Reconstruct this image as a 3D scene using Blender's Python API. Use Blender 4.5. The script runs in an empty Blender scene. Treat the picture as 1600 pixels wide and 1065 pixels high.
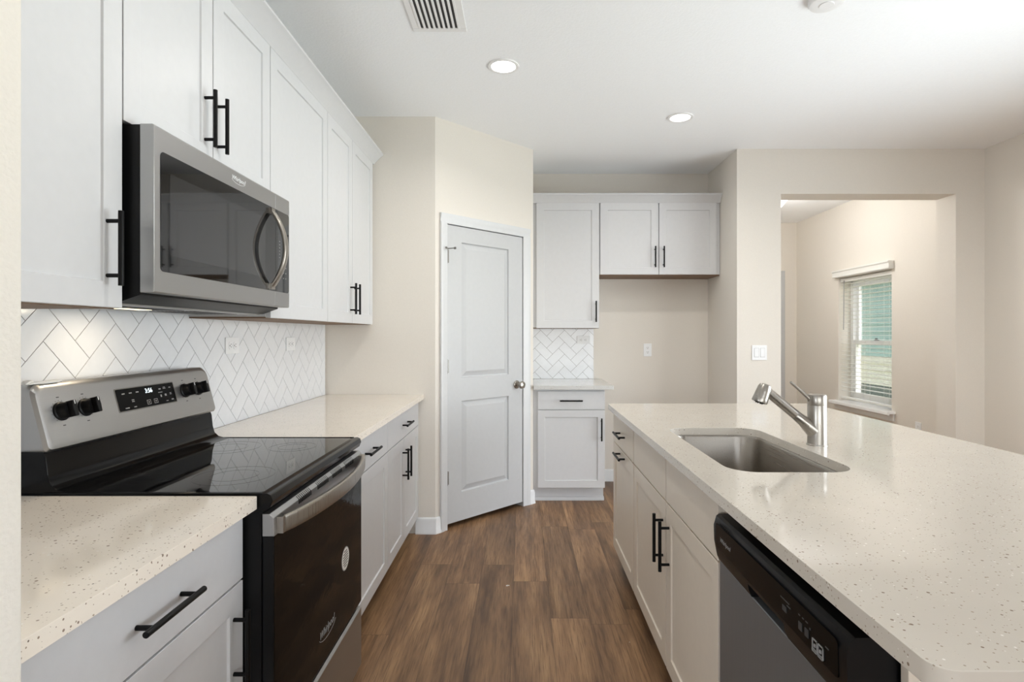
import bpy, bmesh, math, random
from mathutils import Vector, Matrix
random.seed(7)
R = math.radians
C = bpy.context.scene.collection
sc = bpy.context.scene

# ------------------------------------------------------------------ camera
F = 865.0                      # focal length in pixels of the 1600x1065 frame
EYE = 1.31
cam = bpy.data.cameras.new('camera'); co = bpy.data.objects.new('camera', cam); C.objects.link(co)
cam.sensor_fit = 'HORIZONTAL'; cam.sensor_width = 36.0; cam.lens = F / 1600 * 36
cam.shift_x = -16 / 1600; cam.shift_y = -10.5 / 1600
cam.clip_start = 0.02; cam.clip_end = 200
co.location = (0, 0, EYE); co.rotation_euler = (R(90), 0, 0)
sc.camera = co

# ------------------------------------------------------------------ world, sun, daylight
w = bpy.data.worlds.new('sky'); sc.world = w; w.use_nodes = True
wn = w.node_tree.nodes; wl = w.node_tree.links
bg = wn['Background']
sky = wn.new('ShaderNodeTexSky'); sky.sky_type = 'NISHITA'; sky.sun_disc = False
sky.sun_elevation = R(48); sky.sun_rotation = R(145)
hs = wn.new('ShaderNodeHueSaturation'); hs.inputs['Saturation'].default_value = .35
wl.new(sky.outputs['Color'], hs.inputs['Color']); wl.new(hs.outputs['Color'], bg.inputs['Color']); bg.inputs['Strength'].default_value = 0.62

def lamp(name, kind, loc, energy, color=(1, 1, 1), target=None, **kw):
    l = bpy.data.lights.new(name, kind); l.energy = energy; l.color = color
    for k, v in kw.items(): setattr(l, k, v)
    o = bpy.data.objects.new(name, l); C.objects.link(o); o.location = loc
    if target is not None:
        o.rotation_euler = (Vector(target) - Vector(loc)).to_track_quat('-Z', 'Y').to_euler()
    return o
lamp('sun', 'SUN', (12, -8, 16), 4.0, (1, .96, .90), (6.5, .0, 0), angle=R(1.0))
# added area lamps stand in for daylight from unseen openings; left wall has none
DAY = (.87, .95, 1.035)
lamp('daylight_standin_right', 'AREA', (3.50, 1.75, 1.0), 53, DAY, (-.4, 2.0, 2.5), shape='RECTANGLE', size=2.7, size_y=1.6, spread=R(128))
lamp('added_fill_left', 'AREA', (-4.02, -2.75, 1.3), 115, DAY, (2.5, 1.5, 1.75), shape='RECTANGLE', size=3.4, size_y=1.5)  # added fill lamp, no window is built in that wall
lamp('daylight_standin_rear', 'AREA', (1.0, -4.40, 1.2), 27, DAY, (1.0, -2.2, 2.74), shape='RECTANGLE', size=4.2, size_y=1.5)
# added lamps without fixtures, brightening the near counters and the right wall
for x_, y_, e_ in ((-.10, 1.35, 5), (2.95, 2.3, 10)):
    lamp('added_ceiling_fill', 'AREA', (x_, y_, 2.73), e_, (1, .96, .9), (x_, y_, 0), shape='DISK', size=.12).data.spread = R(165)

sc.view_settings.view_transform = 'Standard'; sc.view_settings.look = 'None'
sc.view_settings.gamma = 1; sc.view_settings.exposure = 0.1
sc.view_settings.use_curve_mapping = False
try:
    sc.cycles.max_bounces = 14; sc.cycles.diffuse_bounces = 8; sc.cycles.glossy_bounces = 6
    sc.cycles.transparent_max_bounces = 12; sc.cycles.sample_clamp_indirect = 6
    sc.cycles.use_denoising = True
except Exception: pass

# ------------------------------------------------------------------ materials
def srgb(r, g, b):
    f = lambda c: (c/255/12.92) if c/255 <= .04045 else ((c/255+.055)/1.055)**2.4
    return (f(r), f(g), f(b), 1)
MAT = {}
class NT:
    def __init__(s, name):
        s.m = bpy.data.materials.new(name); s.m.use_nodes = True; MAT[name] = s.m
        s.n = s.m.node_tree.nodes; s.l = s.m.node_tree.links; s.p = s.n['Principled BSDF']
    def add(s, t, **kw):
        n = s.n.new(t)
        for k, v in kw.items(): setattr(n, k, v)
        return n
    def put(s, sock, v):
        if hasattr(v, 'node'): s.l.new(v, sock)
        else: sock.default_value = v
    def math(s, op, a, b=None, clamp=False):
        n = s.add('ShaderNodeMath', operation=op, use_clamp=clamp); s.put(n.inputs[0], a)
        if b is not None: s.put(n.inputs[1], b)
        return n.outputs[0]
    def mix(s, fac, a, b, mode='MIX'):
        n = s.add('ShaderNodeMix', data_type='RGBA', blend_type=mode)
        s.put(n.inputs[0], fac); s.put(n.inputs[6], a); s.put(n.inputs[7], b)
        return n.outputs[2]
    def coord(s): return s.add('ShaderNodeTexCoord').outputs['Object']
    def mapv(s, v, scale=(1, 1, 1), loc=(0, 0, 0), rot=(0, 0, 0)):
        n = s.add('ShaderNodeMapping'); s.l.new(v, n.inputs['Vector'])
        n.inputs['Scale'].default_value = scale; n.inputs['Location'].default_value = loc; n.inputs['Rotation'].default_value = rot
        return n.outputs[0]
    def noise(s, v, scale, detail=3, rough=.5):
        n = s.add('ShaderNodeTexNoise'); s.l.new(v, n.inputs['Vector']); n.inputs['Scale'].default_value = scale
        n.inputs['Detail'].default_value = detail; n.inputs['Roughness'].default_value = rough
        return n.outputs[0]
    def bump(s, h, strength=.2, dist=.002):
        n = s.add('ShaderNodeBump'); s.l.new(h, n.inputs['Height']); n.inputs['Strength'].default_value = strength
        n.inputs['Distance'].default_value = dist
        s.l.new(n.outputs[0], s.p.inputs['Normal'])
    def base(s, col, rough=.5, metal=0, spec=.5, coat=0):
        s.put(s.p.inputs['Base Color'], col); s.put(s.p.inputs['Roughness'], rough); s.p.inputs['Metallic'].default_value = metal
        s.p.inputs['Specular IOR Level'].default_value = spec; s.p.inputs['Coat Weight'].default_value = coat
        return s
def simple(name, col, rough=.5, metal=0, spec=.5, noise=None, coat=0):
    t = NT(name).base(col, rough, metal, spec, coat)
    v = t.coord()
    n = t.noise(v, noise[0] if noise else 40, 3)
    t.put(t.p.inputs['Base Color'], t.mix(n, tuple(c*.97 for c in col[:3])+(1,), tuple(min(1, c*1.03) for c in col[:3])+(1,)))
    if noise: t.bump(n, noise[1], noise[2])
    return t
simple('wall_paint', srgb(225, 220, 212), .75, spec=.25, noise=(120, .25, .0016))
simple('stub_paint', srgb(229, 224, 215), .75, spec=.25, noise=(150, .5, .002))
simple('ceiling_paint', srgb(247, 249, 251), .85, spec=.15, noise=(95, .35, .002))
simple('trim_white', srgb(196, 198, 200), .35, spec=.4)
simple('cabinet_white', srgb(211, 212, 214), .36, spec=.4)
simple('island_shade_tint', srgb(220, 210, 196), .38, spec=.4)  # white cabinet paint with shade and warm floor bounce put into the colour
simple('cabinet_underside', srgb(122, 97, 75), .6)  # brown wood, darkened overall for the shade beneath the cabinets
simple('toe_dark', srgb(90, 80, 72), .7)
simple('handle_black', srgb(10, 10, 11), .42, spec=.2)
simple('black_plastic', srgb(15, 15, 16), .38, spec=.22)
simple('black_matte', srgb(9, 9, 9), .7, spec=.2)
simple('black_enamel', srgb(9, 9, 10), .14, spec=.22)
simple('grey_mark', srgb(150, 150, 150), .5)
simple('white_mark', srgb(235, 238, 240), .5)
simple('dark_mark', srgb(60, 60, 60), .5)
simple('outlet_white', srgb(238, 240, 242), .35)
simple('slot_dark', srgb(45, 42, 40), .6)
simple('grout', srgb(140, 138, 135), .85, spec=.2)
simple('tile_white', srgb(233, 236, 240), .14, spec=.5)
simple('baseboard_white', srgb(230, 232, 234), .35, spec=.4)
simple('window_white', srgb(240, 241, 242), .35, spec=.4)
simple('blind_white', srgb(226, 226, 222), .5)
simple('vent_white', srgb(236, 236, 236), .5)
simple('duct_shade', srgb(70, 70, 70), .8)
simple('film_white', srgb(235, 235, 232), .45)
simple('siding_teal', srgb(166, 204, 192), .7)
simple('siding_cream', srgb(244, 240, 216), .7)
simple('siding_dark', srgb(84, 104, 92), .7)
simple('eave_brown', srgb(120, 104, 62), .7)
simple('glass_ring', srgb(32, 32, 34), .05, spec=.9)
simple('panel_black', srgb(13, 13, 13), .22, spec=.08)
t = NT('mesh_grey').base(srgb(42, 42, 43), .04, spec=.9)

def steel(name, col, rough, axis, k=.25, metal=1):
    t = NT(name).base(col, rough, metal)
    v = t.mapv(t.coord(), {'y': (600, 4, 600), 'z': (500, 500, 5), 'x': (5, 600, 600)}[axis])
    n = t.noise(v, 1.0, 2)
    t.put(t.p.inputs['Roughness'], t.math('ADD', t.math('MULTIPLY', n, .16), rough - .08))
    t.bump(n, k, .0004)
    t.put(t.p.inputs['Base Color'], t.mix(n, tuple(c*.92 for c in col[:3])+(1,), col))
steel('steel_brushed', srgb(178, 178, 178), .38, 'y')
steel('steel_dark', srgb(128, 130, 133), .45, 'z', .25, .6)
steel('steel_sink', srgb(168, 162, 154), .30, 'y', .06)
steel('nickel', srgb(168, 163, 156), .30, 'z', .03)
simple('chrome', srgb(140, 138, 134), .36, 1)
simple('casing_white', srgb(214, 216, 218), .35, spec=.4)

t = NT('black_glass').base(srgb(9, 9, 10), .03, spec=.9)
t = NT('oven_glass').base(srgb(7, 7, 7), .05, spec=.08)
v = t.coord(); t.bump(t.noise(t.mapv(v, (4, 7, 12), rot=(.5, 0, 0)), 1.0, 4), .06, .02)
t = NT('pane_glass').base((1, 1, 1, 1), 0.0, spec=.5)
# clear pane: mostly see-through with a weak mirror
tr = t.add('ShaderNodeBsdfTransparent'); gl = t.add('ShaderNodeBsdfGlossy'); gl.inputs['Roughness'].default_value = .01
fr = t.add('ShaderNodeFresnel'); mx = t.add('ShaderNodeMixShader')
t.l.new(t.math('MULTIPLY', fr.outputs[0], .7), mx.inputs[0]); t.l.new(tr.outputs[0], mx.inputs[1]); t.l.new(gl.outputs[0], mx.inputs[2])
t.l.new(mx.outputs[0], t.n['Material Output'].inputs['Surface'])

def emit(name, col, strength):
    t = NT(name).base(col, .5)
    t.p.inputs['Emission Color'].default_value = col; t.p.inputs['Emission Strength'].default_value = strength
emit('lamp_glow', (1, .98, .95, 1), 4.0)
emit('bowl_glow', (1, .97, .92, 1), 1.6)
emit('clock_glow', (.8, .93, 1, 1), 1.6)
emit('hood_lens', (1, .86, .62, 1), 1.5)

def quartz(name, col, dens=1.0, rough=.09):
    t = NT(name); v = t.coord()
    out = col
    cl = t.noise(v, 9, 3)
    out = t.mix(cl, tuple(c*.95 for c in col[:3])+(1,), tuple(min(1, c*1.04) for c in col[:3])+(1,))
    for scale, size, thr, dark in ((75, .20, .40, srgb(122, 100, 82)), (150, .28, .35, srgb(160, 144, 126)), (60, .13, .70, srgb(70, 56, 44)), (110, .22, .72, srgb(246, 242, 236))):
        vo = t.add('ShaderNodeTexVoronoi'); t.l.new(t.mapv(v, (1, 1, 1), (scale*.013, .07, .3)), vo.inputs['Vector']); vo.inputs['Scale'].default_value = scale
        sp = t.add('ShaderNodeSeparateColor'); t.l.new(vo.outputs['Color'], sp.inputs[0])
        on = t.math('GREATER_THAN', sp.outputs[0], thr)
        rad = t.math('MULTIPLY', sp.outputs[1], size)
        inside = t.math('LESS_THAN', vo.outputs['Distance'], rad)
        out = t.mix(t.math('MULTIPLY', t.math('MULTIPLY', on, inside), .85*dens), out, dark)
    t.base(out, rough, spec=.65)
quartz('quartz_cream', srgb(238, 229, 216))
quartz('quartz_island', srgb(210, 203, 192))
quartz('quartz_grey', srgb(205, 205, 203))

# wood-look planks running along Y
t = NT('plank_floor'); v = t.coord()
sx = t.add('ShaderNodeSeparateXYZ'); t.l.new(v, sx.inputs[0])
X, Y = sx.outputs[0], sx.outputs[1]
PW, PL = .178, 1.22
cx = t.math('DIVIDE', t.math('ADD', X, .046 + 20*PW), PW); col = t.math('FLOOR', cx); fx = t.math('FRACT', cx)
wn1 = t.add('ShaderNodeTexWhiteNoise', noise_dimensions='1D'); t.l.new(col, wn1.inputs['W'])
cy = t.math('ADD', t.math('DIVIDE', t.math('ADD', Y, 30), PL), wn1.outputs['Value']); row = t.math('FLOOR', cy); fy = t.math('FRACT', cy)
cb = t.add('ShaderNodeCombineXYZ'); t.l.new(col, cb.inputs[0]); t.l.new(row, cb.inputs[1])
wn2 = t.add('ShaderNodeTexWhiteNoise', noise_dimensions='3D'); t.l.new(cb.outputs[0], wn2.inputs['Vector'])
cc = t.add('ShaderNodeCombineXYZ'); t.l.new(t.math('MULTIPLY', wn2.outputs['Value'], 37.0), cc.inputs[2])
t.l.new(t.math('MULTIPLY', X, 1.0), cc.inputs[0]); t.l.new(t.math('MULTIPLY', Y, 1.0), cc.inputs[1])
P = cc.outputs[0]
broad = t.noise(t.mapv(P, (7, 1.1, 1)), 1.0, 4, .6)
mid = t.noise(t.mapv(P, (34, 2.2, 1)), 1.0, 6, .65)
fine = t.noise(t.mapv(P, (230, 7, 1)), 1.0, 4, .6)
ringn = t.noise(t.mapv(P, (8, .55, 1)), 1.0, 1, .4)
ring = t.math('SINE', t.math('MULTIPLY', ringn, 80.0))
def ramp(fac, stops):
    n = t.add('ShaderNodeValToRGB'); t.l.new(fac, n.inputs[0]); e = n.color_ramp.elements
    e[0].position, e[0].color = stops[0]; e[1].position, e[1].color = stops[-1]
    for p_, c_ in stops[1:-1]:
        q = e.new(p_); q.color = c_
    return n.outputs[0]
c = ramp(t.math('ADD', t.math('MULTIPLY', broad, .62), t.math('MULTIPLY', mid, .38)), [(.33, srgb(84, 66, 52)), (.45, srgb(126, 98, 74)), (.55, srgb(152, 120, 91)), (.67, srgb(182, 147, 112))])
c = t.mix(t.math('MULTIPLY', t.math('SUBTRACT', ring, .35, True), .24), c, srgb(80, 59, 45))
c = t.mix(t.math('MULTIPLY', t.math('SUBTRACT', fine, .50, True), 3.2, True), c, srgb(72, 54, 42))
tone = t.add('ShaderNodeMapRange'); t.l.new(wn2.outputs['Value'], tone.inputs[0]); tone.inputs[3].default_value = .80; tone.inputs[4].default_value = 1.16
hsv = t.add('ShaderNodeHueSaturation'); t.l.new(c, hsv.inputs['Color']); t.l.new(tone.outputs[0], hsv.inputs['Value'])
hsv.inputs['Saturation'].default_value = 1.05
ex = t.math('MINIMUM', t.math('MULTIPLY', t.math('MINIMUM', fx, t.math('SUBTRACT', 1.0, fx)), PW), t.math('MULTIPLY', t.math('MINIMUM', fy, t.math('SUBTRACT', 1.0, fy)), PL))
seam = t.math('LESS_THAN', ex, .0011)
c = t.mix(t.math('MULTIPLY', seam, .55), hsv.outputs[0], srgb(52, 39, 30))
t.base(c, .42, spec=.35); t.bump(fine, .12, .001)

t = NT('grass'); v = t.coord()
t.base(t.mix(t.noise(v, 14, 5, .7), srgb(96, 112, 58), srgb(206, 204, 140)), .9, spec=.1)

# ------------------------------------------------------------------ mesh builder
class MB:
    def __init__(s): s.v = []; s.f = []
    def add(s, vs, fs):
        k = len(s.v); s.v += [tuple(p) for p in vs]; s.f += [tuple(i+k for i in f) for f in fs]; return s
    def box(s, x0, x1, y0, y1, z0, z1):
        vs = [(x, y, z) for x in (x0, x1) for y in (y0, y1) for z in (z0, z1)]
        return s.add(vs, [(0, 1, 3, 2), (4, 6, 7, 5), (0, 4, 5, 1), (2, 3, 7, 6), (0, 2, 6, 4), (1, 5, 7, 3)])
    def cyl(s, p0, p1, r0, r1=None, n=20):
        return s.tube([p0, p1], [r0, r0 if r1 is None else r1], n)
    def tube(s, pts, rad, n=14, flat=None, up=None):
        pts = [Vector(p) for p in pts]
        if not hasattr(rad, '__len__'): rad = [rad]*len(pts)
        rings = []; prev = None
        for i, p in enumerate(pts):
            d = (pts[min(i+1, len(pts)-1)] - pts[max(i-1, 0)]).normalized()
            a = Vector(up) if up else (Vector((0, 0, 1)) if abs(d.z) < .9 else Vector((0, 1, 0)))
            if prev is not None and not up: a = prev
            sdir = d.cross(a).normalized(); u = sdir.cross(d).normalized(); prev = u
            ring = []
            for j in range(n):
                an = 2*math.pi*(j+.5)/n
                cx_, cy_ = math.cos(an), math.sin(an)
                if flat:
                    e = flat[2]
                    cx_ = math.copysign(abs(cx_)**e, cx_)*flat[0]; cy_ = math.copysign(abs(cy_)**e, cy_)*flat[1]
                ring.append(p + sdir*cx_*rad[i] + u*cy_*rad[i])
            rings.append(ring)
        vs = [q for r_ in rings for q in r_]; fs = []
        for i in range(len(rings)-1):
            for j in range(n): fs.append((i*n+j, i*n+(j+1) % n, (i+1)*n+(j+1) % n, (i+1)*n+j))
        fs.append(tuple(range(n-1, -1, -1))); fs.append(tuple((len(rings)-1)*n+j for j in range(n)))
        return s.add(vs, fs)
    def lathe(s, prof, origin, axis=(0, 0, 1), n=32):
        ax = Vector(axis).normalized(); a = Vector((1, 0, 0)) if abs(ax.x) < .9 else Vector((0, 1, 0))
        e1 = ax.cross(a).normalized(); e2 = ax.cross(e1); o = Vector(origin); vs = []; fs = []
        for r_, h in prof:
            for j in range(n):
                an = 2*math.pi*j/n
                vs.append(o + ax*h + (e1*math.cos(an) + e2*math.sin(an))*max(r_, 1e-5))
        for i in range(len(prof)-1):
            for j in range(n): fs.append((i*n+j, i*n+(j+1) % n, (i+1)*n+(j+1) % n, (i+1)*n+j))
        fs.append(tuple(range(n-1, -1, -1))); fs.append(tuple((len(prof)-1)*n+j for j in range(n)))
        return s.add(vs, fs)
    def prism(s, poly, fn, a, b):
        """poly of 2D points, fn(p, t)->3D, between t=a and t=b"""
        n = len(poly); vs = [fn(p, a) for p in poly] + [fn(p, b) for p in poly]
        fs = [tuple(range(n-1, -1, -1)), tuple(range(n, 2*n))] + [(i, (i+1) % n, n+(i+1) % n, n+i) for i in range(n)]
        return s.add(vs, fs)
    def xz(s, poly, y0, y1): return s.prism(poly, lambda p, t_: (p[0], t_, p[1]), y0, y1)
    def yz(s, poly, x0, x1): return s.prism(poly, lambda p, t_: (t_, p[0], p[1]), x0, x1)
    def xy(s, poly, z0, z1): return s.prism(poly, lambda p, t_: (p[0], p[1], t_), z0, z1)
    def ring(s, c0, r0, r1, z, h, n=40):
        return s.add([(c0[0]+r*math.cos(2*math.pi*j/n), c0[1]+r*math.sin(2*math.pi*j/n), z+dz) for r, dz in ((r0, 0), (r1, 0), (r1, h), (r0, h)) for j in range(n)],
                     [(k*n+j, k*n+(j+1) % n, ((k+1) % 4)*n+(j+1) % n, ((k+1) % 4)*n+j) for k in range(4) for j in range(n)])

def rrect(a0, a1, b0, b1, r, n=6):
    rs = r if hasattr(r, '__len__') else [r]*4
    out = []
    for (ca, cb_, st), rr in zip((((a0, b0), 0, 180), ((a1, b0), 0, 270), ((a1, b1), 0, 0), ((a0, b1), 0, 90)), rs):
        sx_ = 1 if ca[0] == a0 else -1; sy_ = 1 if ca[1] == b0 else -1
        if rr <= 0: out.append(ca); continue
        for i in range(n+1):
            an = R(st + 90*i/n); out.append((ca[0]+sx_*rr+rr*math.cos(an), ca[1]+sy_*rr+rr*math.sin(an)))
    return out

BASE = {}
def finish(o, bevel=0, seg=2):
    me = o.data
    bm = bmesh.new(); bm.from_mesh(me); bmesh.ops.recalc_face_normals(bm, faces=bm.faces); bm.to_mesh(me); bm.free()
    me.polygons.foreach_set('use_smooth', [True]*len(me.polygons))
    me.set_sharp_from_angle(angle=R(32))
    if bevel:
        b = o.modifiers.new('bevel', 'BEVEL'); b.width = bevel; b.segments = seg; b.limit_method = 'ANGLE'; b.angle_limit = R(40); b.harden_normals = True
    me.update()
def build(name, mb, mat, parent=None, bevel=0, label=None, seg=2):
    b = BASE[parent.name] if parent is not None else Vector((0, 0, 0))
    me = bpy.data.meshes.new(name)
    me.from_pydata([tuple(Vector(p)-b) for p in mb.v], [], mb.f); me.materials.append(MAT[mat])
    o = bpy.data.objects.new(name, me); C.objects.link(o)
    if parent is not None: o.parent = parent
    BASE[o.name] = b
    finish(o, bevel, seg)
    if label: o['label'] = label
    return o
def thing(name, label, cat, loc=(0, 0, 0), group=None):
    o = bpy.data.objects.new(name, None); C.objects.link(o); o.location = loc; o.empty_display_size = .1
    o['label'] = label; o['category'] = cat
    if group: o['group'] = group
    BASE[o.name] = Vector(loc); return o
def tag(o, label, cat, group=None, kind=None):
    o['label'] = label; o['category'] = cat
    if group: o['group'] = group
    if kind: o['kind'] = kind
    return o
def struct(name, mb, mat, bevel=0, parent=None, label=None):
    o = build(name, mb, mat, parent, bevel)
    if parent is None: o['kind'] = 'structure'
    if label: o['label'] = label
    return o
def frame_mat(pos, N, A):
    N = Vector(N).normalized(); A = Vector(A).normalized(); B = A.cross(N)
    m = Matrix((( N.x, B.x, A.x), (N.y, B.y, A.y), (N.z, B.z, A.z))).to_4x4()
    m.translation = pos; return m
def place(o, parent, pos, N, A):
    if parent is not None: o.parent = parent; b = BASE[parent.name]
    else: b = Vector((0, 0, 0))
    o.matrix_basis = frame_mat(Vector(pos)-b, N, A)
    return o
def text(name, s_, size, mat, parent, pos, right, up, ext=.0004, shear=0, sx=1.0, label=None):
    """raised lettering: centred at pos, reading along right"""
    cu = bpy.data.curves.new(name, 'FONT'); cu.body = s_; cu.size = size; cu.extrude = ext; cu.shear = shear
    cu.align_x = 'CENTER'; cu.align_y = 'CENTER'; cu.resolution_u = 3
    tmp = bpy.data.objects.new('tmp', cu); C.objects.link(tmp)
    dg = bpy.context.evaluated_depsgraph_get()
    me = bpy.data.meshes.new_from_object(tmp.evaluated_get(dg))
    bpy.data.objects.remove(tmp); bpy.data.curves.remove(cu)
    rt = Vector(right).normalized(); u = Vector(up).normalized(); n = rt.cross(u)
    b = BASE[parent.name]
    for q in me.vertices: q.co = Vector(pos) - b + rt*q.co.x*sx + u*q.co.y + n*q.co.z
    me.materials.clear(); me.materials.append(MAT[mat]); me.name = name
    o = bpy.data.objects.new(name, me); C.objects.link(o); o.parent = parent; BASE[o.name] = b
    if label: o['label'] = label
    return o

# ---- bar pull, one mesh shared by every copy
hb = MB().cyl((.033, 0, -.088), (.033, 0, .088), .006, n=16)
for z_ in (-.064, .064): hb.cyl((0, 0, z_), (.033, 0, z_), .0048, n=14)
H0 = build('handle', hb, 'handle_black', None, .0006); C.objects.unlink(H0)
def handle(parent, pos, N, A):
    o = H0.copy(); C.objects.link(o); o.name = 'handle'; o['label'] = 'black bar pull'
    return place(o, parent, pos, N, A)

# ---- fronts.  O on the face plane, U along the width, N outward; panels recessed
def front(mb, O, U, N, u0, u1, z0, z1, t_=.02, panels=None, prof=((0, 0), (.0015, -.0065))):
    O = Vector(O); U = Vector(U); N = Vector(N)
    def P(u, z, d): q = O + U*u + N*d; return (q.x, q.y, z)
    if not panels:
        vs = [P(u, z, d) for d in (0, t_) for u, z in ((u0, z0), (u1, z0), (u1, z1), (u0, z1))]
        return mb.add(vs, [(3, 2, 1, 0), (4, 5, 6, 7)] + [(i, (i+1) % 4, 4+(i+1) % 4, 4+i) for i in range(4)])
    vs = [P(u, z, 0) for u, z in ((u0, z0), (u1, z0), (u1, z1), (u0, z1))]; fs = [(3, 2, 1, 0)]
    pa, pb = panels[0][0], panels[0][1]
    zs = [z0]
    for p in panels: zs += [p[2], p[3]]
    zs.append(z1); us = [u0, pa, pb, u1]
    g = {}
    for i, u in enumerate(us):
        for j, z in enumerate(zs): g[i, j] = len(vs); vs.append(P(u, z, t_))
    for i in range(3):
        for j in range(len(zs)-1):
            if i == 1 and j % 2 == 1:
                p = panels[(j-1)//2]; last = (g[1, j], g[2, j], g[2, j+1], g[1, j+1])
                for ins, d in prof[1:]:
                    k = len(vs)
                    vs += [P(p[0]+ins, p[2]+ins, t_+d), P(p[1]-ins, p[2]+ins, t_+d), P(p[1]-ins, p[3]-ins, t_+d), P(p[0]+ins, p[3]-ins, t_+d)]
                    for q in range(4): fs.append((last[q], last[(q+1) % 4], k+(q+1) % 4, k+q))
                    last = (k, k+1, k+2, k+3)
                fs.append(last)
            else: fs.append((g[i, j], g[i+1, j], g[i+1, j+1], g[i, j+1]))
    n = len(zs)-1
    for i in range(3): fs.append((0, 1, g[i+1, 0], g[i, 0])) if False else None
    bot = [g[i, 0] for i in range(4)]; top = [g[i, n] for i in range(4)]
    lef = [g[0, j] for j in range(n+1)]; rig = [g[3, j] for j in range(n+1)]
    fs.append(tuple([0, 1] + bot[::-1])); fs.append(tuple([2, 3] + top)); fs.append(tuple([3, 0] + lef)); fs.append(tuple([1, 2] + rig[::-1]))
    return mb.add(vs, fs)
def shaker(parent, O, U, N, u0, u1, z0, z1, mat, rail=.06):
    mb = MB(); front(mb, O, U, N, u0, u1, z0, z1, .02, [(u0+rail, u1-rail, z0+rail, z1-rail)])
    return build('door', mb, mat, parent, .0012)
def slab(parent, O, U, N, u0, u1, z0, z1, mat, name='drawer_front'):
    return build(name, front(MB(), O, U, N, u0, u1, z0, z1), mat, parent, .0015)

# ------------------------------------------------------------------ room shell
CZ = 2.743
XL, XR, XH = -1.30, 3.575, 3.53           # left wall, right wall, hall window wall
YF, YB, YD, YH = 3.645, 4.95, 4.28, 7.12  # pantry front, alcove back, dining wall, hall back
YR = -4.5
P0, P1 = (-.573, 3.645), (.0846, 4.304)
struct('floor', MB().box(-4.2, 4.0, YR-.2, 7.4, -.06, 0), 'plank_floor')
struct('ceiling', MB().box(-4.2, 4.0, YR-.2, 7.4, CZ, CZ+.1), 'ceiling_paint')
struct('wall_left', MB().box(XL-.15, XL, .70, YB, 0, CZ), 'wall_paint')
struct('wall_stub', MB().xy(rrect(-4.1, -.632, .585, .708, [0, .016, .016, 0], 5), 0, CZ), 'stub_paint')
struct('wall_far_left', MB().box(-4.2, -4.1, YR, .70, 0, CZ), 'wall_paint')
# pantry corner as one plastered mass: front face, diagonal (with a doorway) and return
dx, dy = P1[0]-P0[0], P1[1]-P0[1]; DL = math.hypot(dx, dy); D = Vector((dx/DL, dy/DL, 0)); DN = Vector((D.y, -D.x, 0))
def dpt(s_, n_=0): return (P0[0]+D.x*s_+DN.x*n_, P0[1]+D.y*s_+DN.y*n_)
struct('wall_pantry_front', MB().xy([(XL, YF), P0, dpt(.03, -.11), (P0[0]-.046, YF+.11), (XL, YF+.11)], 0, CZ), 'wall_paint')
DS0, DS1, DT = .088, .821, 2.057           # door opening along the diagonal
pm = MB().xy([dpt(0), dpt(DS0), dpt(DS0, -.11), dpt(.03, -.11)], 0, CZ)
pm.xy([dpt(DS1), dpt(DL), dpt(DL-.046, -.11), dpt(DS1, -.11)], 0, CZ)
pm.xy([dpt(DS0), dpt(DS1), dpt(DS1, -.11), dpt(DS0, -.11)], DT, CZ)
struct('wall_pantry', pm, 'wall_paint')
struct('wall_pantry_return', MB().box(P1[0]-.11, P1[0], P1[1]+.0, YB, 0, CZ), 'wall_paint')
struct('wall_pantry_inside', MB().box(XL-.15, P1[0]-.11, YB, YB+.1, 0, CZ), 'wall_paint')
struct('wall_back', MB().box(P1[0]-.11, 1.66, YB, YB+.12, 0, CZ), 'wall_paint')
OX0, OX1, OZ = 2.0, 3.352, 2.395
wd = MB().xy([(1.66, YD), (OX0, YD), (OX0, YD+.2), (1.80, YD+.2), (1.80, YB+.12), (1.66, YB+.12)], 0, CZ)
wd.box(OX1, XR, YD, YD+.2, 0, CZ); wd.box(OX0, OX1, YD, YD+.2, OZ, CZ)
struct('wall_dining', wd, 'wall_paint')
struct('wall_hall_left', MB().box(1.70, 1.80, YB+.12, YH, 0, CZ), 'wall_paint')
HX0, HX1 = 2.30, 3.295
wb = MB().box(1.70, HX0, YH, YH+.12, 0, CZ); wb.box(HX1, XH+.25, YH, YH+.12, 0, CZ); wb.box(HX0, HX1, YH, YH+.12, 2.06, CZ)
struct('wall_hall_back', wb, 'wall_paint')
WY0, WY1, WZ0, WZ1 = 5.29, 6.18, .572, 1.93
wr = MB().box(XH, XH+.25, YD+.2, WY0, 0, CZ); wr.box(XH, XH+.25, WY1, YH, 0, CZ)
wr.box(XH, XH+.25, WY0, WY1, 0, WZ0); wr.box(XH, XH+.25, WY0, WY1, WZ1, CZ)
struct('wall_hall_right', wr, 'wall_paint')
w2 = MB().box(XR, XR+.2, 3.2, YD+.2, 0, CZ); w2.box(XR, XR+.2, YR, .2, 0, CZ); w2.box(XR, XR+.2, .2, 3.2, 2.1, CZ)
struct('wall_right', w2, 'wall_paint')
w3 = MB().box(-4.2, -1.2, YR-.15, YR, 0, CZ); w3.box(3.2, 3.8, YR-.15, YR, 0, CZ); w3.box(-1.2, 3.2, YR-.15, YR, 0, .35); w3.box(-1.2, 3.2, YR-.15, YR, 2.35, CZ)
struct('wall_rear', w3, 'wall_paint')
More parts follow.
